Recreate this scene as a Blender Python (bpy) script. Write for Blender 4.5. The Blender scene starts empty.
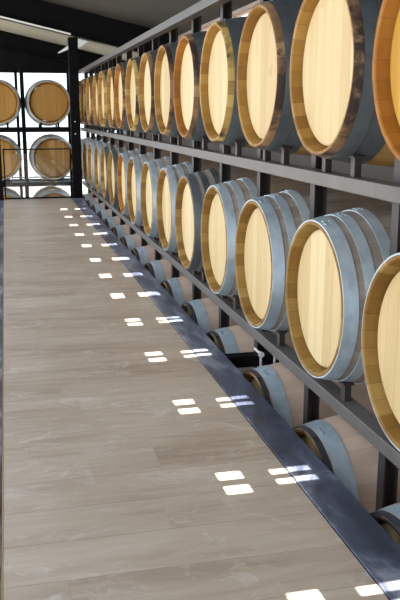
import bpy, bmesh, math, random
from mathutils import Vector, Matrix
random.seed(7)
C = bpy.context.scene.collection
H = 1.135                      # camera height above the walkway
PI = math.pi

# ------------------------------------------------------------------ helpers
def add_box(bm, x0, x1, y0, y1, z0, z1, bevel=0.0):
    r = bmesh.ops.create_cube(bm, size=1.0)
    for v in r['verts']:
        v.co = Vector(((x0+x1)/2 + v.co.x*(x1-x0), (y0+y1)/2 + v.co.y*(y1-y0), (z0+z1)/2 + v.co.z*(z1-z0)))
    if bevel > 0:
        es = list({e for v in r['verts'] for e in v.link_edges})
        bmesh.ops.bevel(bm, geom=es, offset=bevel, segments=2, affect='EDGES', profile=0.5)

def add_prism(bm, prof, axis_from, axis_to, axis='Y'):
    """closed profile (list of 2d points) extruded along one axis"""
    def P(a, b, t):
        if axis == 'Y': return (a, t, b)
        if axis == 'X': return (t, a, b)
        return (a, b, t)
    lo = [bm.verts.new(P(a, b, axis_from)) for a, b in prof]
    hi = [bm.verts.new(P(a, b, axis_to)) for a, b in prof]
    n = len(prof)
    for i in range(n):
        bm.faces.new((lo[i], lo[(i+1) % n], hi[(i+1) % n], hi[i]))
    bm.faces.new(lo[::-1]); bm.faces.new(hi)

def add_lathe(bm, prof, zc, seg=64, closed=False):
    """revolve (x, r) profile round the axis parallel to X through z=zc"""
    rings = []
    for x, r in prof:
        if r < 1e-6:
            rings.append([bm.verts.new((x, 0, zc))])
        else:
            rings.append([bm.verts.new((x, r*math.cos(2*PI*k/seg), zc + r*math.sin(2*PI*k/seg))) for k in range(seg)])
    m = len(rings)
    for i in range(m if closed else m-1):
        a, b = rings[i], rings[(i+1) % m]
        for k in range(seg):
            k2 = (k+1) % seg
            if len(a) == 1 and len(b) == 1: continue
            if len(a) == 1: bm.faces.new((a[0], b[k], b[k2]))
            elif len(b) == 1: bm.faces.new((a[k], b[0], a[k2]))
            else: bm.faces.new((a[k], b[k], b[k2], a[k2]))

def add_cyl(bm, p0, p1, r, seg=12):
    p0 = Vector(p0); p1 = Vector(p1); d = p1-p0
    res = bmesh.ops.create_cone(bm, cap_ends=True, segments=seg, radius1=r, radius2=r, depth=d.length)
    q = d.to_track_quat('Z', 'Y').to_matrix().to_4x4()
    M = Matrix.Translation((p0+p1)/2) @ q
    for v in res['verts']: v.co = M @ v.co

def obj(name, bm, mat, parent=None, smooth=False, angle=None):
    bmesh.ops.recalc_face_normals(bm, faces=bm.faces)
    me = bpy.data.meshes.new(name); bm.to_mesh(me); bm.free()
    if smooth:
        for p in me.polygons: p.use_smooth = True
        if angle is not None:
            me.set_sharp_from_angle(angle=math.radians(angle))
    if mat: me.materials.append(mat)
    o = bpy.data.objects.new(name, me); C.objects.link(o)
    if parent: o.parent = parent
    return o

def box_obj(name, dims, mat, parent=None, bevel=0.0):
    bm = bmesh.new(); add_box(bm, *dims, bevel=bevel)
    return obj(name, bm, mat, parent)

def thing(name, label, cat, loc=(0, 0, 0), rotz=0.0, group=None):
    o = bpy.data.objects.new(name, None); C.objects.link(o)
    o.location = loc; o.rotation_euler = (0, 0, rotz); o.empty_display_size = 0.1
    o['label'] = label; o['category'] = cat
    if group: o['group'] = group
    return o

def struct(o):
    o['kind'] = 'structure'; return o

def dup(root, loc, rotz, label, group):
    r = root.copy(); C.objects.link(r); r.location = loc; r.rotation_euler = (0, 0, rotz)
    r['label'] = label; r['group'] = group
    for ch in list(root.children):
        c = ch.copy(); C.objects.link(c); c.parent = r
        for g in ch.children:
            d = g.copy(); C.objects.link(d); d.parent = c
    return r

# ------------------------------------------------------------------ materials
class NT:
    def __init__(s, name):
        s.m = bpy.data.materials.new(name); s.m.use_nodes = True
        s.t = s.m.node_tree; s.t.nodes.clear()
        s.out = s.t.nodes.new('ShaderNodeOutputMaterial')
    def n(s, kind, **kw):
        nd = s.t.nodes.new(kind)
        for k, v in kw.items():
            if k.startswith('_'): setattr(nd, k[1:], v)
            else: nd.inputs[k.replace('__', ' ')].default_value = v
        return nd
    def l(s, a, ao, b, bi): s.t.links.new(a.outputs[ao], b.inputs[bi])
    def math(s, op, a, b=None, clamp=False):
        nd = s.t.nodes.new('ShaderNodeMath'); nd.operation = op; nd.use_clamp = clamp
        for i, v in enumerate((a, b)):
            if v is None: continue
            if isinstance(v, (int, float)): nd.inputs[i].default_value = v
            else: s.t.links.new(v, nd.inputs[i])
        return nd.outputs[0]
    def mix(s, fac, a, b, blend='MIX'):
        nd = s.t.nodes.new('ShaderNodeMix'); nd.data_type = 'RGBA'; nd.blend_type = blend
        for i, v in ((0, fac), (6, a), (7, b)):
            if isinstance(v, (int, float)): nd.inputs[i].default_value = v
            elif isinstance(v, tuple): nd.inputs[i].default_value = (*v, 1)
            else: s.t.links.new(v, nd.inputs[i])
        return nd.outputs[2]
    def ramp(s, fac, stops):
        nd = s.t.nodes.new('ShaderNodeValToRGB')
        cr = nd.color_ramp
        while len(cr.elements) < len(stops): cr.elements.new(0.5)
        for e, (p, c) in zip(cr.elements, stops):
            e.position = p; e.color = (*c, 1) if len(c) == 3 else c
        s.t.links.new(fac, nd.inputs[0]); return nd.outputs[0]
    def noise(s, vec, scale, detail=4, rough=0.55, dist=0.0):
        nd = s.n('ShaderNodeTexNoise', Scale=scale, Detail=detail, Roughness=rough, Distortion=dist)
        if vec is not None: s.t.links.new(vec, nd.inputs['Vector'])
        return nd.outputs[0]
    def coords(s, scale=(1, 1, 1), seed=True):
        tc = s.t.nodes.new('ShaderNodeTexCoord')
        mp = s.t.nodes.new('ShaderNodeMapping'); mp.inputs['Scale'].default_value = scale
        s.t.links.new(tc.outputs['Object'], mp.inputs['Vector'])
        if seed:
            oi = s.t.nodes.new('ShaderNodeObjectInfo')
            r = s.math('MULTIPLY', oi.outputs['Random'], 37.0)
            cb = s.t.nodes.new('ShaderNodeCombineXYZ')
            for i in range(3): s.t.links.new(r, cb.inputs[i])
            s.t.links.new(cb.outputs[0], mp.inputs['Location'])
        return tc.outputs['Object'], mp.outputs[0]
    def rand(s):
        return s.t.nodes.new('ShaderNodeObjectInfo').outputs['Random']
    def sep(s, vec):
        nd = s.t.nodes.new('ShaderNodeSeparateXYZ'); s.t.links.new(vec, nd.inputs[0]); return nd.outputs
    def white(s, val):
        nd = s.t.nodes.new('ShaderNodeTexWhiteNoise'); nd.noise_dimensions = '1D'
        s.t.links.new(val, nd.inputs['W']); return nd.outputs['Value']
    def principled(s, color, rough=0.5, metallic=0.0, spec=0.5, bump=None, bump_d=0.002, bump_s=0.3):
        p = s.n('ShaderNodeBsdfPrincipled')
        for key, v in (('Base Color', color), ('Roughness', rough), ('Metallic', metallic), ('Specular IOR Level', spec)):
            if isinstance(v, tuple): p.inputs[key].default_value = (*v, 1)
            elif isinstance(v, (int, float)): p.inputs[key].default_value = v
            else: s.t.links.new(v, p.inputs[key])
        if bump is not None:
            b = s.n('ShaderNodeBump', Strength=bump_s, Distance=bump_d)
            s.t.links.new(bump, b.inputs['Height']); s.t.links.new(b.outputs[0], p.inputs['Normal'])
        s.t.links.new(p.outputs[0], s.out.inputs[0])
        return s.m

RB = 0.335                    # bilge radius
def stave_wood(name, a, b, c, n_staves=30):
    """barrel staves: tone per stave, grain along the barrel"""
    t = NT(name)
    ob, v = t.coords((2.5, 30, 30))
    x, y, z = t.sep(ob)
    ang = t.math('ARCTAN2', t.math('SUBTRACT', z, RB), y)
    idx = t.math('MULTIPLY', ang, n_staves/(2*PI))
    fl = t.math('FLOOR', idx); fr = t.math('FRACT', idx)
    tone = t.white(t.math('ADD', fl, t.math('MULTIPLY', t.rand(), 91.0)))
    g = t.noise(v, 1.0, 5, 0.6)
    f = t.math('ADD', t.math('MULTIPLY', tone, 0.28), t.math('MULTIPLY', g, 0.80))
    col = t.ramp(f, [(0.2, a), (0.55, b), (0.9, c)])
    seam = t.math('MULTIPLY', t.math('LESS_THAN', fr, 0.03), 0.28)
    col = t.mix(seam, col, tuple(q*0.35 for q in a))
    return t.principled(col, 0.6, 0, 0.3, bump=g, bump_s=0.25)

def head_wood(name, a, b, c, plank=0.072, axis='y'):
    """barrel head: vertical boards"""
    t = NT(name)
    ob, v = t.coords((1, 26, 1.6))
    x, y, z = t.sep(ob)
    idx = t.math('MULTIPLY', t.math('ADD', y, 1.037), 1/plank)
    fl = t.math('FLOOR', idx); fr = t.math('FRACT', idx)
    r = t.rand()
    tone = t.white(t.math('ADD', fl, t.math('MULTIPLY', r, 53.0)))
    g = t.noise(v, 1.0, 5, 0.6, 0.3)
    fine = t.noise(t.coords((1, 120, 4))[1], 1.0, 3, 0.6)
    f = t.math('ADD', t.math('MULTIPLY', tone, 0.45), t.math('ADD', t.math('MULTIPLY', g, 0.45), t.math('MULTIPLY', fine, 0.2)))
    col = t.ramp(f, [(0.22, a), (0.55, b), (0.92, c)])
    seam = t.math('LESS_THAN', fr, 0.03)
    col = t.mix(t.math('MULTIPLY', seam, 0.45), col, tuple(q*0.4 for q in a))
    # a few wine specks
    sp = t.noise(t.coords((9, 9, 9))[1], 1.0, 2, 0.5)
    col = t.mix(t.ramp(sp, [(0.70, (0, 0, 0)), (0.78, (0.35, 0.35, 0.35))]), col, (0.36, 0.22, 0.09))
    return t.principled(col, 0.55, 0, 0.3, bump=g, bump_s=0.15)

def chime_wood(name, a, b, c, worn):
    """protruding stave ends round the head, knocked and stained"""
    t = NT(name)
    ob, v = t.coords((9, 9, 9))
    x, y, z = t.sep(ob)
    ang = t.math('ARCTAN2', t.math('SUBTRACT', z, RB), y)
    idx = t.math('MULTIPLY', ang, 30/(2*PI))
    tone = t.white(t.math('ADD', t.math('FLOOR', idx), t.math('MULTIPLY', t.rand(), 77.0)))
    fr = t.math('FRACT', idx)
    g = t.noise(v, 1.0, 5, 0.65)
    f = t.math('ADD', t.math('MULTIPLY', tone, 0.45), t.math('MULTIPLY', g, 0.6))
    col = t.ramp(f, [(0.25, a), (0.55, b), (0.88, c)])
    col = t.mix(t.math('MULTIPLY', t.math('LESS_THAN', fr, 0.04), 0.4), col, tuple(q*0.3 for q in a))
    st = t.noise(t.coords((5, 5, 5))[1], 1.0, 6, 0.7)
    col = t.mix(t.ramp(st, [(1-worn-0.06, (0, 0, 0)), (1-worn+0.06, (1, 1, 1))]), col, (0.045, 0.028, 0.022))
    return t.principled(col, 0.6, 0, 0.3, bump=g, bump_s=0.4, bump_d=0.004)

def galvanised(name, a, b, rough=0.38, metal=0.75):
    t = NT(name)
    ob, v = t.coords((14, 14, 14))
    g = t.noise(v, 1.0, 6, 0.7)
    w = t.noise(t.coords((3, 3, 3))[1], 1.0, 3, 0.5)
    f = t.math('ADD', t.math('MULTIPLY', g, 0.6), t.math('MULTIPLY', w, 0.5))
    col = t.ramp(f, [(0.35, a), (0.75, b)])
    return t.principled(col, t.ramp(g, [(0.3, (rough-0.08,)*3), (0.7, (rough+0.12,)*3)]), metal, 0.5, bump=g, bump_s=0.06)

def painted_steel(name, a, b, rough=0.5, spec=0.4, scale=6):
    t = NT(name)
    ob, v = t.coords((scale,)*3)
    g = t.noise(v, 1.0, 5, 0.65)
    col = t.ramp(g, [(0.3, a), (0.72, b)])
    return t.principled(col, rough, 0.0, spec, bump=g, bump_s=0.05)

def plain(name, a, b, rough=0.8, scale=3, spec=0.3, bump=0.15):
    t = NT(name)
    ob, v = t.coords((scale,)*3, seed=False)
    g = t.noise(v, 1.0, 7, 0.65)
    col = t.ramp(g, [(0.3, a), (0.7, b)])
    return t.principled(col, rough, 0, spec, bump=g, bump_s=bump)

def floor_planks():
    t = NT('walkway_planks')
    ob, v = t.coords((1, 1, 1), seed=False)
    x, y, z = t.sep(ob)
    W = 0.19
    row = t.math('MULTIPLY', t.math('ADD', y, 20.04), 1/W)
    rfl = t.math('FLOOR', row); rfr = t.math('FRACT', row)
    off = t.math('MULTIPLY', t.white(rfl), 1.2)
    colx = t.math('MULTIPLY', t.math('ADD', t.math('ADD', x, 40), off), 1/1.22)
    cfl = t.math('FLOOR', colx); cfr = t.math('FRACT', colx)
    tone = t.white(t.math('ADD', t.math('MULTIPLY', rfl, 3.17), t.math('MULTIPLY', cfl, 17.3)))
    # grain offset per plank
    cb = t.t.nodes.new('ShaderNodeCombineXYZ')
    t.t.links.new(t.math('ADD', t.math('MULTIPLY', x, 2.2), t.math('MULTIPLY', tone, 40)), cb.inputs[0])
    t.t.links.new(t.math('MULTIPLY', y, 17), cb.inputs[1])
    t.t.links.new(tone, cb.inputs[2])
    g = t.noise(cb.outputs[0], 1.0, 6, 0.65, 0.8)
    cl = t.noise(t.coords((1.6, 5, 1), seed=False)[1], 1.0, 4, 0.6, 0.4)
    f = t.math('ADD', t.math('MULTIPLY', tone, 0.10), t.math('ADD', t.math('MULTIPLY', g, 0.52), t.math('MULTIPLY', cl, 0.42)))
    col = t.ramp(f, [(0.30, (0.30, 0.225, 0.170)), (0.50, (0.455, 0.365, 0.292)), (0.64, (0.53, 0.445, 0.365)), (0.85, (0.61, 0.53, 0.455))])
    # rubbed pale scuffs
    sc = t.noise(t.coords((5, 9, 5), seed=False)[1], 1.0, 8, 0.75, 1.2)
    col = t.mix(t.ramp(sc, [(0.53, (0, 0, 0)), (0.66, (0.6, 0.6, 0.6))]), col, (0.64, 0.60, 0.555))
    seam = t.math('ADD', t.math('LESS_THAN', rfr, 0.016), t.math('MULTIPLY', t.math('LESS_THAN', cfr, 0.002), 0.35), clamp=True)
    col = t.mix(t.math('MULTIPLY', seam, 0.4), col, (0.15, 0.115, 0.095))
    rough = t.ramp(cl, [(0.3, (0.30,)*3), (0.7, (0.44,)*3)])
    return t.principled(col, rough, 0, 0.45, bump=g, bump_s=0.04)

def border_mat():
    t = NT('walkway_border_steel')
    g = t.noise(t.coords((9, 3.5, 9), seed=False)[1], 1.0, 7, 0.7, 0.6)
    w = t.noise(t.coords((2.5, 1.3, 2), seed=False)[1], 1.0, 3, 0.5)
    f = t.math('ADD', t.math('MULTIPLY', g, 0.6), t.math('MULTIPLY', w, 0.4))
    col = t.ramp(f, [(0.41, (0.036, 0.042, 0.066)), (0.50, (0.080, 0.095, 0.15)), (0.57, (0.24, 0.258, 0.32))])
    sc = t.noise(t.coords((40, 6, 6), seed=False)[1], 1.0, 5, 0.7)
    col = t.mix(t.ramp(sc, [(0.66, (0, 0, 0)), (0.74, (0.45, 0.45, 0.45))]), col, (0.36, 0.40, 0.47))
    return t.principled(col, t.ramp(g, [(0.3, (0.28,)*3), (0.7, (0.45,)*3)]), 0.0, 0.5, bump=g, bump_s=0.05)

def glass(name, refl=0.09, tint=(0.96, 0.98, 0.98)):
    t = NT(name)
    tr = t.n('ShaderNodeBsdfTransparent', Color=(*tint, 1))
    gl = t.n('ShaderNodeBsdfGlossy', Color=(1, 1, 1, 1), Roughness=0.0)
    mx = t.n('ShaderNodeMixShader')
    lw = t.n('ShaderNodeLayerWeight', Blend=0.25)
    f = t.math('ADD', t.math('MULTIPLY', lw.outputs['Fresnel'], 0.5), refl, clamp=True)
    t.t.links.new(f, mx.inputs[0])
    t.l(tr, 0, mx, 1); t.l(gl, 0, mx, 2); t.l(mx, 0, t.out, 0)
    return t.m

M = {}
M['staves'] = stave_wood('oak_staves', (0.30, 0.185, 0.105), (0.42, 0.28, 0.17), (0.55, 0.40, 0.26))
M['staves_amber'] = stave_wood('oak_staves_amber', (0.36, 0.18, 0.05), (0.52, 0.29, 0.085), (0.66, 0.42, 0.15))
M['staves_pink'] = stave_wood('oak_staves_pale', (0.47, 0.325, 0.24), (0.56, 0.405, 0.31), (0.64, 0.485, 0.38))
M['staves_mid'] = stave_wood('oak_staves_mid', (0.25, 0.185, 0.135), (0.40, 0.315, 0.245), (0.56, 0.475, 0.385))
M['staves_grey'] = stave_wood('oak_staves_weathered', (0.20, 0.16, 0.125), (0.30, 0.245, 0.20), (0.40, 0.34, 0.28))
M['head'] = head_wood('oak_head', (0.55, 0.385, 0.175), (0.675, 0.505, 0.26), (0.77, 0.62, 0.36))
M['head_orange'] = head_wood('oak_head_stained', (0.45, 0.205, 0.022), (0.56, 0.29, 0.04), (0.65, 0.385, 0.075))
M['head_honey'] = head_wood('oak_head_honey', (0.30, 0.14, 0.027), (0.42, 0.215, 0.05), (0.52, 0.30, 0.09))
M['chime'] = chime_wood('oak_chime', (0.23, 0.105, 0.020), (0.36, 0.185, 0.038), (0.50, 0.30, 0.085), 0.22)
M['chime_dark'] = chime_wood('oak_chime_dark', (0.20, 0.095, 0.035), (0.38, 0.20, 0.07), (0.56, 0.34, 0.14), 0.46)
M['chime_orange'] = chime_wood('oak_chime_orange', (0.25, 0.085, 0.012), (0.37, 0.14, 0.018), (0.48, 0.22, 0.04), 0.24)
M['hoop'] = galvanised('galvanised_hoop', (0.33, 0.41, 0.47), (0.66, 0.75, 0.81), 0.42, 0.45)
M['hoop_dark_and_shaded'] = galvanised('dark_and_shaded_hoop', (0.085, 0.105, 0.115), (0.19, 0.22, 0.235), 0.42, 0.5)  # top row: dark ceiling's reflection put into the colour; middle row: dark hoops
M['hoop_black'] = galvanised('black_hoop', (0.05, 0.055, 0.07), (0.10, 0.11, 0.13), 0.4, 0.5)
M['edge'] = chime_wood('oak_rim_edge', (0.16, 0.085, 0.04), (0.28, 0.16, 0.08), (0.48, 0.31, 0.14), 0.47)
M['edge_blotched'] = chime_wood('oak_rim_edge_blotched', (0.34, 0.19, 0.05), (0.55, 0.36, 0.10), (0.70, 0.52, 0.22), 0.44)
M['rack'] = painted_steel('rack_steel', (0.10, 0.088, 0.080), (0.145, 0.129, 0.119), 0.42)
M['rack_post_shaded'] = painted_steel('rack_post_steel_shaded', (0.034, 0.025, 0.022), (0.055, 0.043, 0.039), 0.45)  # rack steel darkened: shade on posts and saddles put into the colour
M['black_steel'] = painted_steel('black_steel', (0.003, 0.003, 0.0035), (0.006, 0.006, 0.0065), 0.55, 0.08)
M['bolt'] = galvanised('zinc_bolt', (0.7, 0.7, 0.7), (0.85, 0.85, 0.85), 0.4, 0.3)
M['zinc'] = galvanised('zinc_tube', (0.16, 0.23, 0.30), (0.24, 0.33, 0.42), 0.4, 0.4)
M['floor'] = floor_planks()
M['border'] = border_mat()
M['seam'] = plain('seam_black', (0.012, 0.012, 0.013), (0.02, 0.02, 0.02), 0.6)
M['plank_edge'] = plain('plank_edge_wood', (0.40, 0.22, 0.08), (0.5, 0.3, 0.13), 0.6, 12)
M['roof'] = plain('ceiling_dark', (0.052, 0.049, 0.046), (0.090, 0.085, 0.078), 0.6, 1.5)
M['soffit'] = plain('soffit_beige', (0.32, 0.295, 0.24), (0.38, 0.355, 0.29), 0.7, 2)
M['daylight_and_gusset_white'] = plain('daylight_and_gusset_white', (0.85, 0.85, 0.85), (0.9, 0.9, 0.9), 0.5, 4)  # white for the painted daylight strip and for the gusset plates
M['dark_wall'] = plain('end_wall_dark', (0.006, 0.0055, 0.006), (0.011, 0.010, 0.010), 0.8, 3, 0.1)
M['plaster'] = plain('plaster_pink', (0.56, 0.43, 0.38), (0.68, 0.54, 0.48), 0.85, 2.5)
M['ground'] = plain('ground_pale', (0.19, 0.18, 0.165), (0.24, 0.23, 0.215), 0.9, 1.3)
M['rack_floor'] = plain('rack_floor_reddish', (0.46, 0.31, 0.25), (0.60, 0.44, 0.37), 0.8, 1.3)
M['glass'] = glass('gate_glass', 0.10)
M['pane'] = glass('window_glass', 0.03)

# ------------------------------------------------------------------ the setting
Y_END = 11.16
struct(box_obj('floor', (-0.063, 0.835, -1.5, Y_END, -0.06, 0.0), M['floor']))
struct(box_obj('trim_1', (0.840, 0.972, -1.5, Y_END, -0.07, 0.003), M['border'], bevel=0.003))
struct(box_obj('trim_2', (-0.30, -0.068, -1.5, Y_END, -0.07, 0.003), M['border'], bevel=0.003))
struct(box_obj('trim_3', (0.8348, 0.8405, -1.5, Y_END, -0.05, -0.002), M['seam']))
struct(box_obj('trim_4', (-0.0680, -0.0635, -1.5, Y_END, -0.05, 0.0010), M['plank_edge']))
struct(box_obj('trim_5', (-0.30, 0.972, Y_END, Y_END+0.03, -0.10, 0.0), M['black_steel']))
for nm, x0 in (('trim_6', -0.28), ('trim_7', 0.86)):
    struct(box_obj(nm, (x0, x0+0.08, -1.5, Y_END, -0.22, -0.07), M['black_steel']))
GZ = -0.879                   # ground the racks stand on
struct(box_obj('ground', (-30, 30, -8, 60, GZ-0.2, GZ), M['ground']))

SL = 0.22
def zb(x): return H + 0.985 + SL*(0.92-x)      # underside of the cross beams
def zr(x): return zb(x) + 0.35                 # underside of the roof sheet

# roof sheet with added slots, out of view, shaped to throw the walkway sun patches
EL = math.radians(75)
def slot_x(xf, t=0.0):
    # ray from floor point xf going up-left to the roof line
    k = 1/math.tan(EL); x = xf
    for _ in range(40): x = xf - (zr(x)+t)*k
    return x
TH = 0.012
colA = (slot_x(0.601, 0), slot_x(0.686, TH)); colB = (slot_x(0.776, 0), slot_x(0.915, TH))
colA = (slot_x(0.601, TH), slot_x(0.686, 0)) if colA[0] > colA[1] else colA
slots = []
ys = [1.555, 2.240, 2.93, 3.615, 4.285, 4.96, 5.62, 6.28, 6.99, 7.68, 8.36, 9.06, 9.80]
for i, y in enumerate(ys):
    if i < 4:
        slots.append(('A', y-0.077, y-0.024)); slots.append(('A', y+0.022, y+0.075))
        slots.append(('B', y-0.046, y-0.012)); slots.append(('B', y+0.026, y+0.060))
    elif i == 4:
        slots.append(('A', y-0.075, y-0.018)); slots.append(('A', y+0.018, y+0.075))
        slots.append(('B', y-0.055, y-0.012)); slots.append(('B', y+0.018, y+0.060))
    else:
        slots.append(('A', y-0.068, y+0.068)); slots.append(('B', y-0.055, y+0.055))
xb = sorted([-1.12, 2.48, *colA, *colB])
yb = sorted({-3.0, 13.4, *[s[1] for s in slots], *[s[2] for s in slots]})
bm = bmesh.new()
vg = [[bm.verts.new((x, y, zr(x))) for y in yb] for x in xb]
vt = [[bm.verts.new((x, y, zr(x)+TH)) for y in yb] for x in xb]
def is_hole(i, j):
    if i < 0 or j < 0 or i >= len(xb)-1 or j >= len(yb)-1: return True
    xm = (xb[i]+xb[i+1])/2; ym = (yb[j]+yb[j+1])/2
    for c, a, b in slots:
        cx = colA if c == 'A' else colB
        if cx[0] < xm < cx[1] and a < ym < b: return True
    return False
for i in range(len(xb)-1):
    for j in range(len(yb)-1):
        if is_hole(i, j): continue
        bm.faces.new((vg[i][j], vg[i][j+1], vg[i+1][j+1], vg[i+1][j]))
        bm.faces.new((vt[i][j], vt[i+1][j], vt[i+1][j+1], vt[i][j+1]))
        if is_hole(i-1, j): bm.faces.new((vg[i][j], vt[i][j], vt[i][j+1], vg[i][j+1]))
        if is_hole(i+1, j): bm.faces.new((vg[i+1][j], vg[i+1][j+1], vt[i+1][j+1], vt[i+1][j]))
        if is_hole(i, j-1): bm.faces.new((vg[i][j], vg[i+1][j], vt[i+1][j], vt[i][j]))
        if is_hole(i, j+1): bm.faces.new((vg[i][j+1], vt[i][j+1], vt[i+1][j+1], vg[i+1][j+1]))
struct(obj('ceiling', bm, M['roof']))

# lower soffit over the far end
bm = bmesh.new()
add_prism(bm, [(-1.1, zb(-1.1)+0.02), (2.3, zb(2.3)+0.02), (2.3, zb(2.3)+0.05), (-1.1, zb(-1.1)+0.05)], 11.21, 12.9)
struct(obj('trim_8', bm, M['soffit']))

# end wall with its tall window
YW = 13.10
ZH = H + 0.635
bm = bmesh.new()
add_prism(bm, [(-1.12, ZH), (2.4, ZH), (2.4, zr(2.4)), (-1.12, zr(-1.12))], YW, YW+0.15)
add_box(bm, -1.12, -0.9, YW, YW+0.15, GZ, ZH)
add_box(bm, 2.05, 2.4, YW, YW+0.15, GZ, ZH)
struct(obj('wall_far', bm, M['dark_wall']))
w = bpy.data.objects.new('window_1', None); C.objects.link(w); struct(w); w.location = (0, YW, GZ)
bm = bmesh.new()
for x in (-0.875, 0.205, 1.06, 2.02): add_box(bm, x-0.022, x+0.022, 0.0, 0.07, 0, ZH-GZ)
add_box(bm, -0.9, 2.05, 0.0, 0.07, ZH-GZ-0.03, ZH-GZ); add_box(bm, -0.9, 2.05, 0.0, 0.07, 0, 0.06)
obj('window_frame', bm, M['black_steel'], w)
box_obj('pane', (-0.88, 2.03, 0.032, 0.038, 0.05, ZH-GZ-0.02), M['pane'], w)

# right wall, long low window band and a clerestory slit
XR = 2.35
def side_wall(name, x0, x1, bands, y0, y1, mat, ztop):
    bm = bmesh.new(); z = GZ
    for a, b in bands + [(ztop, ztop)]:
        if a > z: add_box(bm, x0, x1, y0, y1, z, a)
        z = b
    return struct(obj(name, bm, mat))
side_wall('wall_right', XR, XR+0.12, [(H-1.50, H+0.80), (H+0.92, H+0.985)], -3, YW, M['plaster'], zr(XR)+0.005)
for nm, za, zc_ in (('window_2', H-1.50, H+0.80),):
    w = bpy.data.objects.new(nm, None); C.objects.link(w); struct(w); w.location = (XR, 0, za); hh = zc_-za
    bm = bmesh.new()
    for k in range(12): add_box(bm, 0.02, 0.10, -3+k*1.46, -2.95+k*1.46, 0, hh)
    add_box(bm, 0.02, 0.10, -3, YW, 0, 0.03); add_box(bm, 0.02, 0.10, -3, YW, hh-0.03, hh)
    obj('window_frame', bm, M['black_steel'], w)
    box_obj('pane', (0.055, 0.061, -3, YW, 0.02, hh-0.02), M['pane'], w)

# unseen wall added behind the camera to block daylight
bm = bmesh.new()
add_prism(bm, [(-1.12, GZ), (2.47, GZ), (2.47, zr(2.47)), (-1.12, zr(-1.12))], -3.12, -3.0)
struct(obj('wall_near_blocker', bm, M['dark_wall']))
struct(box_obj('floor_2', (0.90, XR, -3.0, YW, GZ-0.02, GZ+0.004), M['rack_floor']))

# roof beams
def roof_beam(label, y0, y1, x0, x1, zf, depth_f, mat):
    t = thing('roof_beam', label, 'beam', (0, (y0+y1)/2, zf(0)), 0, 'roof beams over the walkway end')
    bm = bmesh.new(); dy = (y1-y0)/2; z0 = zf(0)
    def P(x, d): return (x, zf(x)-z0+d)
    add_prism(bm, [P(x0, 0.012), P(x1, 0.012), P(x1, depth_f(x1)), P(x0, depth_f(x0))], -0.02, 0.02)
    obj('web', bm, mat, t)
    bm = bmesh.new(); add_prism(bm, [P(x0, 0), P(x1, 0), P(x1, 0.014), P(x0, 0.014)], -dy, dy)
    obj('flange', bm, mat, t)
    return t
rb1 = roof_beam('dark sloping roof beam resting on the black column, painted daylight strip along its lower edge', 11.04, 11.20, -1.1, 2.3, zb, lambda x: 0.345, M['black_steel'])
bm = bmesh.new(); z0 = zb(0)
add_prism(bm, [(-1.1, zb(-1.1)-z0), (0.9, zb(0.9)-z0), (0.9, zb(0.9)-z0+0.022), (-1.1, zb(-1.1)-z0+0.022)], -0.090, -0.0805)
o = obj('daylight_strip', bm, M['daylight_and_gusset_white'], rb1); o['label'] = 'white strip painted as daylight along the lower edge'  # white strip stands for daylight at the beam's lower edge
def zb2(x): return H + 0.858 + 0.19*(0.52-x)
roof_beam('dark roof beam above the tall far window', 12.90, 13.04, -1.1, 2.3, zb2, lambda x: zb(x)+0.02-zb2(x), M['black_steel'])

# columns at the gate
def column(label, x0, x1):
    xm = (x0+x1)/2; hw = (x1-x0)/2; top = zb(xm)-0.016
    t = thing('steel_column', label, 'column', (xm, 11.11, 0.003), 0, 'black columns either side of the gate')
    bm = bmesh.new(); add_box(bm, -hw, hw, -0.05, 0.05, 0.012, top-0.004, 0.004); obj('shaft', bm, M['black_steel'], t)
    box_obj('base_plate', (-hw-0.004, hw+0.004, -0.06, 0.045, 0.0, 0.012), M['black_steel'], t)
    for z in (0.86, 1.02):
        bm = bmesh.new(); add_cyl(bm, (-0.01, -0.052, z), (-0.01, -0.062, z), 0.009, 6); obj('bolt', bm, M['bolt'], t)
    return t
cr = column('black square steel column at the right side of the glass gate', 0.866, 0.990)
column('black square steel column at the left side of the glass gate, cut by the frame edge', -0.19, -0.066)
def zbl(x): return zb(x+0.928)-0.003-0.016
for nm, pts in (('gusset', [(0.064, zbl(0.064)-0.13), (0.20, zbl(0.20)-0.005), (0.064, zbl(0.064)-0.005)]),
                ('gusset', [(-0.064, zbl(-0.064)-0.17), (-0.064, zbl(-0.064)-0.12), (-0.20, zbl(-0.2)-0.24), (-0.19, zbl(-0.19)-0.25)])):
    bm = bmesh.new(); add_prism(bm, pts, -0.045, -0.037); o = obj(nm, bm, M['daylight_and_gusset_white'], cr); o['label'] = 'pale gusset plate'

# glass gate
g = thing('glass_gate', 'low glass gate with thin black frame closing the far end of the walkway', 'gate', (0.40, 11.10, 0.0))
bm = bmesh.new()
X0g, X1g = -0.445, 0.452
add_box(bm, X0g, X0g+0.018, -0.01, 0.01, 0.004, 0.672); add_box(bm, X1g-0.018, X1g, -0.01, 0.01, 0.004, 0.672)
add_box(bm, X0g, X1g, -0.01, 0.01, 0.655, 0.672); add_box(bm, X0g, X1g, -0.01, 0.01, 0.004, 0.024)
obj('frame', bm, M['black_steel'], g)
box_obj('glass_pane', (X0g+0.01, X1g-0.01, 0.011, 0.017, 0.02, 0.775), M['glass'], g)
for z in (0.12, 0.56):
    bm = bmesh.new(); add_cyl(bm, (X1g+0.004, -0.004, z-0.03), (X1g+0.004, -0.004, z+0.03), 0.008); obj('hinge', bm, M['black_steel'], g)

# ------------------------------------------------------------------ barrels
LEN = 0.94; RC = 0.2925
def rad(x):
    u = (x-LEN/2)/(LEN/2)
    return RB - (RB-RC)*(abs(u)**2.1)

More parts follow.
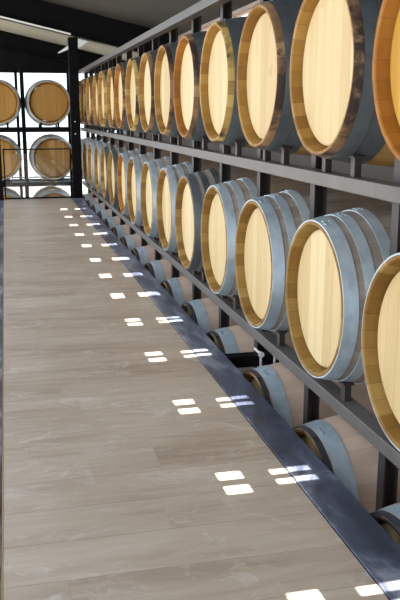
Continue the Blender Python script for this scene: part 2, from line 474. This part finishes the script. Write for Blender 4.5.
def make_barrel(name, label, group, mats, style):
    """lies on its side: axis along local +X, front head at x=0, origin under the belly at the rest height"""
    t = thing(name, label, 'barrel', (0, 0, 0), 0, group)
    global RC
    hoops, edge, RC = style
    bm = bmesh.new()
    prof = [(0.028, rad(0.028)-0.018)] + [(x, rad(x)) for x in [0.028+(LEN-0.056)*k/20 for k in range(21)]] + [(LEN-0.028, rad(0.028)-0.018)]
    add_lathe(bm, prof, RB); obj('staves', bm, mats['staves'], t, True, 40)
    for s in (0, 1):
        f = (lambda x: x) if s == 0 else (lambda x: LEN-x)
        bm = bmesh.new()
        pr = [(0.030, rad(0.03)-0.002), (0.004, rad(0.004)-0.001), (0.0, rad(0)-0.004), (0.0, RC-0.011), (0.004, RC-0.015), (0.064, RC-0.026), (0.066, RC-0.014), (0.030, RC-0.008)]
        add_lathe(bm, [(f(x), r) for x, r in pr], RB, closed=True); obj('chime', bm, mats['chime'], t, True, 30)
        if edge:
            bm = bmesh.new()
            pr = [(0.0, rad(0)-0.005), (-0.001, rad(0)-0.001), (0.003, rad(0)+0.0025), (edge, rad(edge)+0.0025), (edge, rad(edge)-0.002), (0.003, rad(0)-0.003)]
            add_lathe(bm, [(f(x), r) for x, r in pr], RB, closed=True); obj('chime_edge', bm, mats['edge'], t, True, 30)
        bm = bmesh.new()
        pr = [(0.037, 0), (0.037, RC-0.036), (0.041, RC-0.0305), (0.054, RC-0.0305), (0.058, RC-0.04), (0.058, 0)]
        add_lathe(bm, [(f(x), r) for x, r in pr], RB); obj('head', bm, mats['head'], t, True, 30)
        for hi, (a, b) in enumerate(hoops):
            bm = bmesh.new(); e = 0.0035
            xs = [a+(b-a)*k/3 for k in range(4)]
            pr = [(x, rad(x)+e) for x in xs] + [(b, rad(b)-0.002), (a, rad(a)-0.002)]
            add_lathe(bm, [(f(x), r) for x, r in pr], RB, closed=True)
            am = (1.72, 1.60, 1.50)[hi]          # overlapped end and rivets
            xm = (a+b)/2
            for da, dx in ((0.03, 0.25), (0.03, -0.25), (0.11, 0.25), (0.11, -0.25)):
                xx = f(xm + dx*(b-a)); rr = rad(xm)+e
                c = Vector((xx, rr*math.cos(am+da), RB+rr*math.sin(am+da))); d = Vector((0, math.cos(am+da), math.sin(am+da)))
                add_cyl(bm, c-d*0.001, c+d*0.0035, 0.0055, 8)
            obj('hoop', bm, mats['hoop' if (b-a) > 0.03 else 'thin_hoop'], t, True, 35)
    return t
STYLES = [(((0.030, 0.080), (0.083, 0.152)), 0.029, 0.2855),
          (((0.003, 0.050), (0.074, 0.110), (0.146, 0.184)), 0, 0.2765),
          (((0.004, 0.022), (0.029, 0.092)), 0, 0.280)]

X0 = 1.025; PY = 0.697; YB = 1.900; NB = 15
ZC = [H+0.145, H-0.643, H-1.431]                 # axis heights of the three rows
words = ['nearest the camera', 'second from the near end', 'third from the near end', 'fourth from the near end', 'fifth from the near end',
         'sixth from the near end', 'seventh from the near end', 'eighth from the near end', 'ninth from the near end', 'tenth from the near end',
         'fifth from the far end', 'fourth from the far end', 'third from the far end', 'second from the far end', 'at the far end']
groups = ['barrels in the top row of the long rack', 'barrels in the middle row of the long rack', 'barrels in the lower row of the long rack']
M['chime_mid'] = chime_wood('oak_chime_mid', (0.19, 0.092, 0.018), (0.29, 0.158, 0.035), (0.42, 0.265, 0.080), 0.24)
mats_row = [dict(staves=M['staves_amber'], chime=M['chime'], head=M['head'], hoop=M['hoop_dark_and_shaded'], thin_hoop=M['hoop_dark_and_shaded'], edge=M['edge']),
            dict(staves=M['staves_mid'], chime=M['chime_mid'], head=M['head'], hoop=M['hoop'], thin_hoop=M['hoop']),
            dict(staves=M['staves_pink'], chime=M['chime_dark'], head=M['head'], hoop=M['hoop'], thin_hoop=M['hoop_black'])]
desc = ['oak barrel in top row of long rack, ', 'blue-hooped oak barrel in middle row of long rack, ', 'barrel half hidden below walkway edge, lower row, ']
special = {(0, 0): 'barrel with orange-stained head, top row of long rack, nearest the camera',
           (0, 1): 'cream-headed barrel with dark worn rim, top row, second from the near end',
           (0, 2): 'cream-headed barrel with dark worn rim, top row, third from the near end',
           (0, 3): 'barrel with yellow blotched rim, top row of long rack, fourth from the near end',
           (1, 1): 'grey-bodied blue-hooped barrel in middle row of long rack, second from the near end'}
def set_mat(o, m):
    o.material_slots[0].link = 'OBJECT'; o.material_slots[0].material = m
for r in range(3):
    proto = None
    for i in range(NB):
        lab = special.get((r, i), desc[r] + words[i])
        if r == 1 and i in (4, 9, 10): lab = 'dark-hooped oak barrel in middle row of long rack, ' + words[i]
        loc = (X0 + (random.uniform(-0.008, 0.008) if i > 1 else 0), YB + PY*i + (random.uniform(-0.008, 0.008) if i > 2 else 0), ZC[r]-RB)
        if proto is None:
            b = proto = make_barrel('wine_barrel', lab, groups[r], mats_row[r], STYLES[r]); b.location = loc
        else:
            b = dup(proto, loc, 0, lab, groups[r])
            for c in b.children: c.material_slots[0].link = 'DATA'
        ch = {}
        for c in b.children: ch.setdefault(c.name.split('.')[0], []).append(c)
        def put(kind, m):
            for c in ch[kind]: set_mat(c, m)
        # the prototype's own slots stay on the mesh data
        if r == 0 and i == 0: put('head', M['head_orange']); put('chime', M['chime_orange']); put('chime_edge', M['chime_orange'])
        elif r == 0 and i in (3, 7, 10): put('chime_edge', M['edge_blotched'])
        elif r == 0 and i in (4, 8): put('chime', M['chime_orange'])
        elif r == 1 and i == 1: put('staves', M['staves_grey'])
        elif r == 1 and i == 4: put('hoop', M['hoop_dark_and_shaded']); put('staves', M['staves_grey'])
        elif r == 1 and i == 8: put('chime', M['chime_orange'])
        elif r == 1 and i in (2, 5): put('staves', M['staves_grey'])
        elif r == 1 and i in (9, 10): put('hoop', M['hoop_dark_and_shaded'])

# ------------------------------------------------------------------ racks
def cradle_z(xl, dy): return -math.sqrt(rad(xl)**2 - dy**2)
def saddle_bm(xc, yc, z0, z1, rot=False):
    bm = bmesh.new()
    if rot: xc, yc = yc, xc
    add_box(bm, xc-0.012, xc+0.012, yc-0.016, yc+0.016, z0, z1-0.006)
    add_box(bm, xc-0.020, xc+0.020, yc-0.022, yc+0.022, z1-0.007, z1)
    return bm

rack = thing('barrel_rack', 'long brown-grey steel rack holding three rows of barrels right of the walkway', 'rack', (1.18, 6.5, GZ))
ox, oy, oz = 1.18, 6.5, GZ
YS, YE = 1.0, 12.10
GR = GZ+0.004
levels = [H-0.206, H-0.983, H-1.772]             # rail tops
def rbx(name, x0, x1, y0, y1, z0, z1, bev=0.003):
    bm = bmesh.new(); add_box(bm, x0-ox, x1-ox, y0-oy, y1-oy, z0-oz, z1-oz, bev)
    return obj(name, bm, M['rack'], rack)
FX = (1.085, 1.150); BX = (1.62, 1.685)
for lv in levels:
    rf = rbx('rail', FX[0], FX[1], YS, YE, lv-0.048, lv)
    rr = rbx('rail', BX[0], BX[1], YS, YE, lv-0.098, lv)
rbx('top_beam', FX[0], FX[1], YS, YE, H+0.553, H+0.603)
rbx('top_beam', BX[0], BX[1], YS, YE, H+0.553, H+0.603)
post_y = [YB + PY*(i-0.5) for i in range(NB+1)]
for y in post_y:
    for x in (1.153, 1.688):
        bm = bmesh.new()
        # channel section, open towards the near end
        w, d = 0.052, 0.046
        add_box(bm, x-ox, x-ox+w, y+d/2-0.006-oy, y+d/2-oy, GR-GZ, H+0.598-oz)
        add_box(bm, x-ox, x-ox+0.006, y-d/2-oy, y+d/2-0.006-oy, GR-GZ, H+0.598-oz)
        add_box(bm, x-ox+w-0.006, x-ox+w, y-d/2-oy, y+d/2-0.006-oy, GR-GZ, H+0.598-oz)
        obj('post', bm, M['rack_post_shaded'], rack)
for r in range(3):
    lv = levels[r]; RC = STYLES[r][2]
    for i in range(NB):
        y = YB + PY*i
        for s in (-1, 1):
            xl = 1.1175-X0; dy = 0.125
            bm = saddle_bm(1.1175-ox, y+s*dy-oy, lv-oz, ZC[r]+cradle_z(xl, dy-0.008)-oz)
            if r < 2: obj('saddle', bm, M['rack_post_shaded'], rack)
            else: bm.free()
        # rear cradle, both feet in one piece
        bm = bmesh.new()
        for (xc) in ((1.6525,) if r < 2 else (1.6525, 1.1175)):
            for s in (-1, 1):
                z1 = ZC[r]+cradle_z(xc-X0, 0.117)-oz
                add_box(bm, xc-0.02-ox, xc+0.02-ox, y+s*0.125-0.014-oy, y+s*0.125+0.014-oy, lv-oz, z1-0.006)
                add_box(bm, xc-0.026-ox, xc+0.026-ox, y+s*0.125-0.022-oy, y+s*0.125+0.022-oy, z1-0.008, z1)
            add_box(bm, xc-0.02-ox, xc+0.02-ox, y-0.125-oy, y+0.125-oy, lv-oz, lv+0.006-oz)
        obj('cradle', bm, M['rack'], rack)
for y in (post_y[0], post_y[-1]):
    for lv in levels: rbx('cross_bar', 1.15, 1.62, y-0.02, y+0.02, lv-0.045, lv-0.005)

# walkway support bar clamped to a rack post
py = post_y[3]
sb = thing('support_bar', 'black square bar under the walkway edge clamped with zinc bolts to a rack post', 'bar', (1.06, py-0.068, H-1.198))
box_obj('bar', (-0.086, 0.175, -0.036, 0.036, 0.0, 0.055), M['black_steel'], sb, 0.003)
for xx in (0.085, 0.155):
    bm = bmesh.new()
    add_cyl(bm, (xx, -0.042, -0.012), (xx, -0.042, 0.067), 0.0065, 10)
    add_cyl(bm, (xx, -0.042, 0.064), (xx, 0.055, 0.064), 0.0065, 10)
    add_cyl(bm, (xx, -0.042, -0.009), (xx, 0.055, -0.009), 0.0065, 10)
    o = obj('clamp_bolt', bm, M['bolt'], sb)
    for zn in (0.064, -0.009):
        bm = bmesh.new(); add_cyl(bm, (xx, -0.040, zn), (xx, -0.054, zn), 0.015, 6); obj('nut', bm, M['bolt'], o)
bm = bmesh.new(); add_box(bm, 0.172, 0.180, -0.04, 0.04, -0.004, 0.059); obj('end_cap', bm, M['black_steel'], sb)

# rack across the far end, behind the gate
SHIFT = ((0.008, 0.022), (-0.020, 0.050), (0.0, 0.035))
YF = 11.98; bx = [-0.09, 0.615]
far = thing('barrel_rack', 'black steel rack across the far end behind the glass gate, against the bright window', 'rack', (0.2625, YF+0.1, GZ))
fx, fy = 0.2625, YF+0.1
def fbx(name, x0, x1, y0, y1, z0, z1, mat=None, bev=0.002):
    bm = bmesh.new(); add_box(bm, x0-fx, x1-fx, y0-fy, y1-fy, z0-GZ, z1-GZ, bev)
    return obj(name, bm, mat or M['black_steel'], far)
for lv in levels:
    fbx('rail', -0.9, 1.0, YF+0.05, YF+0.115, lv-0.065, lv)
    fbx('rail', -0.9, 1.0, YF+0.60, YF+0.665, lv-0.065, lv)
for x in (-0.435, 0.2725, 0.965):
    fbx('post', x-0.026, x+0.026, YF+0.118, YF+0.168, GZ, H+0.72)
    fbx('post', x-0.020, x+0.020, YF+0.668, YF+0.70, GZ, H+0.72)
RC = 0.292
for r in range(3):
    for k, x in enumerate(bx):
        for s in (-1, 1):
            xq = x + SHIFT[r][k]
            for yy in (0.0825, 0.6325):
                z1 = ZC[r]+cradle_z(yy, 0.117)
                bm = bmesh.new()
                add_box(bm, xq+s*0.125-0.014-fx, xq+s*0.125+0.014-fx, YF+yy-0.02-fy, YF+yy+0.02-fy, levels[r]-GZ, z1-0.006-GZ)
                add_box(bm, xq+s*0.125-0.022-fx, xq+s*0.125+0.022-fx, YF+yy-0.026-fy, YF+yy+0.026-fy, z1-0.008-GZ, z1-GZ)
                obj('saddle', bm, M['black_steel'], far)
for x0, x1 in ((0.06, 0.25), (0.31, 0.50), (0.80, 0.96)):
    bm = bmesh.new(); z0 = levels[1]-GZ; t = 0.012; h = 0.075
    for a in ((x0, x1, z0, z0+t), (x0, x1, z0+h-t, z0+h), (x0, x0+t, z0+t, z0+h-t), (x1-t, x1, z0+t, z0+h-t)):
        add_box(bm, a[0]-fx, a[1]-fx, YF+0.02-fy, YF+0.118-fy, a[2], a[3])
    o = obj('fork_pocket', bm, M['zinc'], far); o['label'] = 'zinc rectangular tube on the rail'
farm = dict(staves=M['staves'], chime=M['chime'], head=M['head_honey'], hoop=M['hoop'], thin_hoop=M['hoop'])
flab = {(0, 0): 'barrel cut by the left frame edge, upper shelf of the far rack by the window',
        (0, 1): 'honey-coloured barrel on the upper shelf of the far rack, beside the black column',
        (1, 0): 'barrel cut by the left frame edge, behind the glass gate on the middle shelf',
        (1, 1): 'barrel behind the glass gate beside the black column, striped by reflections',
        (2, 0): 'left barrel of the far rack showing only its top above the walkway end',
        (2, 1): 'right barrel of the far rack showing only its top above the walkway end'}
proto = None
for r in range(3):
    for k, x in enumerate(bx):
        loc = (x + SHIFT[r][k], YF, ZC[r]-RB)
        if proto is None:
            proto = make_barrel('wine_barrel', flab[(r, k)], 'barrels on the far rack', farm, (STYLES[1][0], 0, 0.292)); proto.location = loc; proto.rotation_euler = (0, 0, PI/2)
        else: dup(proto, loc, PI/2, flab[(r, k)], 'barrels on the far rack')

# ------------------------------------------------------------------ light
wd = bpy.data.worlds.new('sky'); bpy.context.scene.world = wd; wd.use_nodes = True
nt = wd.node_tree; nt.nodes.clear()
wo = nt.nodes.new('ShaderNodeOutputWorld'); bg = nt.nodes.new('ShaderNodeBackground')
bg.inputs[0].default_value = (0.80, 0.90, 1.0, 1); bg.inputs[1].default_value = 1.3
nt.links.new(bg.outputs[0], wo.inputs[0])
ld = bpy.data.lights.new('sun', 'SUN'); ld.energy = 13.0; ld.angle = math.radians(0.25); ld.color = (1.0, 0.95, 0.86)
lo = bpy.data.objects.new('sun', ld); C.objects.link(lo); lo.location = (-6, 5, 9); lo.rotation_euler = (0, -(PI/2-EL), 0)

# ------------------------------------------------------------------ camera
F = 800.0; VP = (4.0, 113.0)
dY = Vector((VP[0]-200, VP[1]-300, F)).normalized()          # world +Y seen in camera axes (right, down, forward)
Z = dY.z*Vector((0, -1, 0)) - (-dY.y)*Vector((0, 0, 1)); Z.normalize()
if Z.y > 0: Z = -Z
X = dY.cross(Z)
right = Vector((X.x, dY.x, Z.x)); down = Vector((X.y, dY.y, Z.y)); fwd = Vector((X.z, dY.z, Z.z))
cd = bpy.data.cameras.new('camera'); co = bpy.data.objects.new('camera', cd); C.objects.link(co)
m = Matrix((right, -down, -fwd)).transposed().to_4x4(); m.translation = Vector((0, 0, H))
co.matrix_world = m
cd.sensor_fit = 'VERTICAL'; cd.sensor_height = 24; cd.lens = F/600*24
cd.clip_start = 0.02; cd.clip_end = 200
S = bpy.context.scene; S.camera = co
S.view_settings.view_transform = 'Standard'; S.view_settings.look = 'None'
S.view_settings.gamma = 1.0; S.view_settings.use_curve_mapping = False
S.view_settings.exposure = 1.0
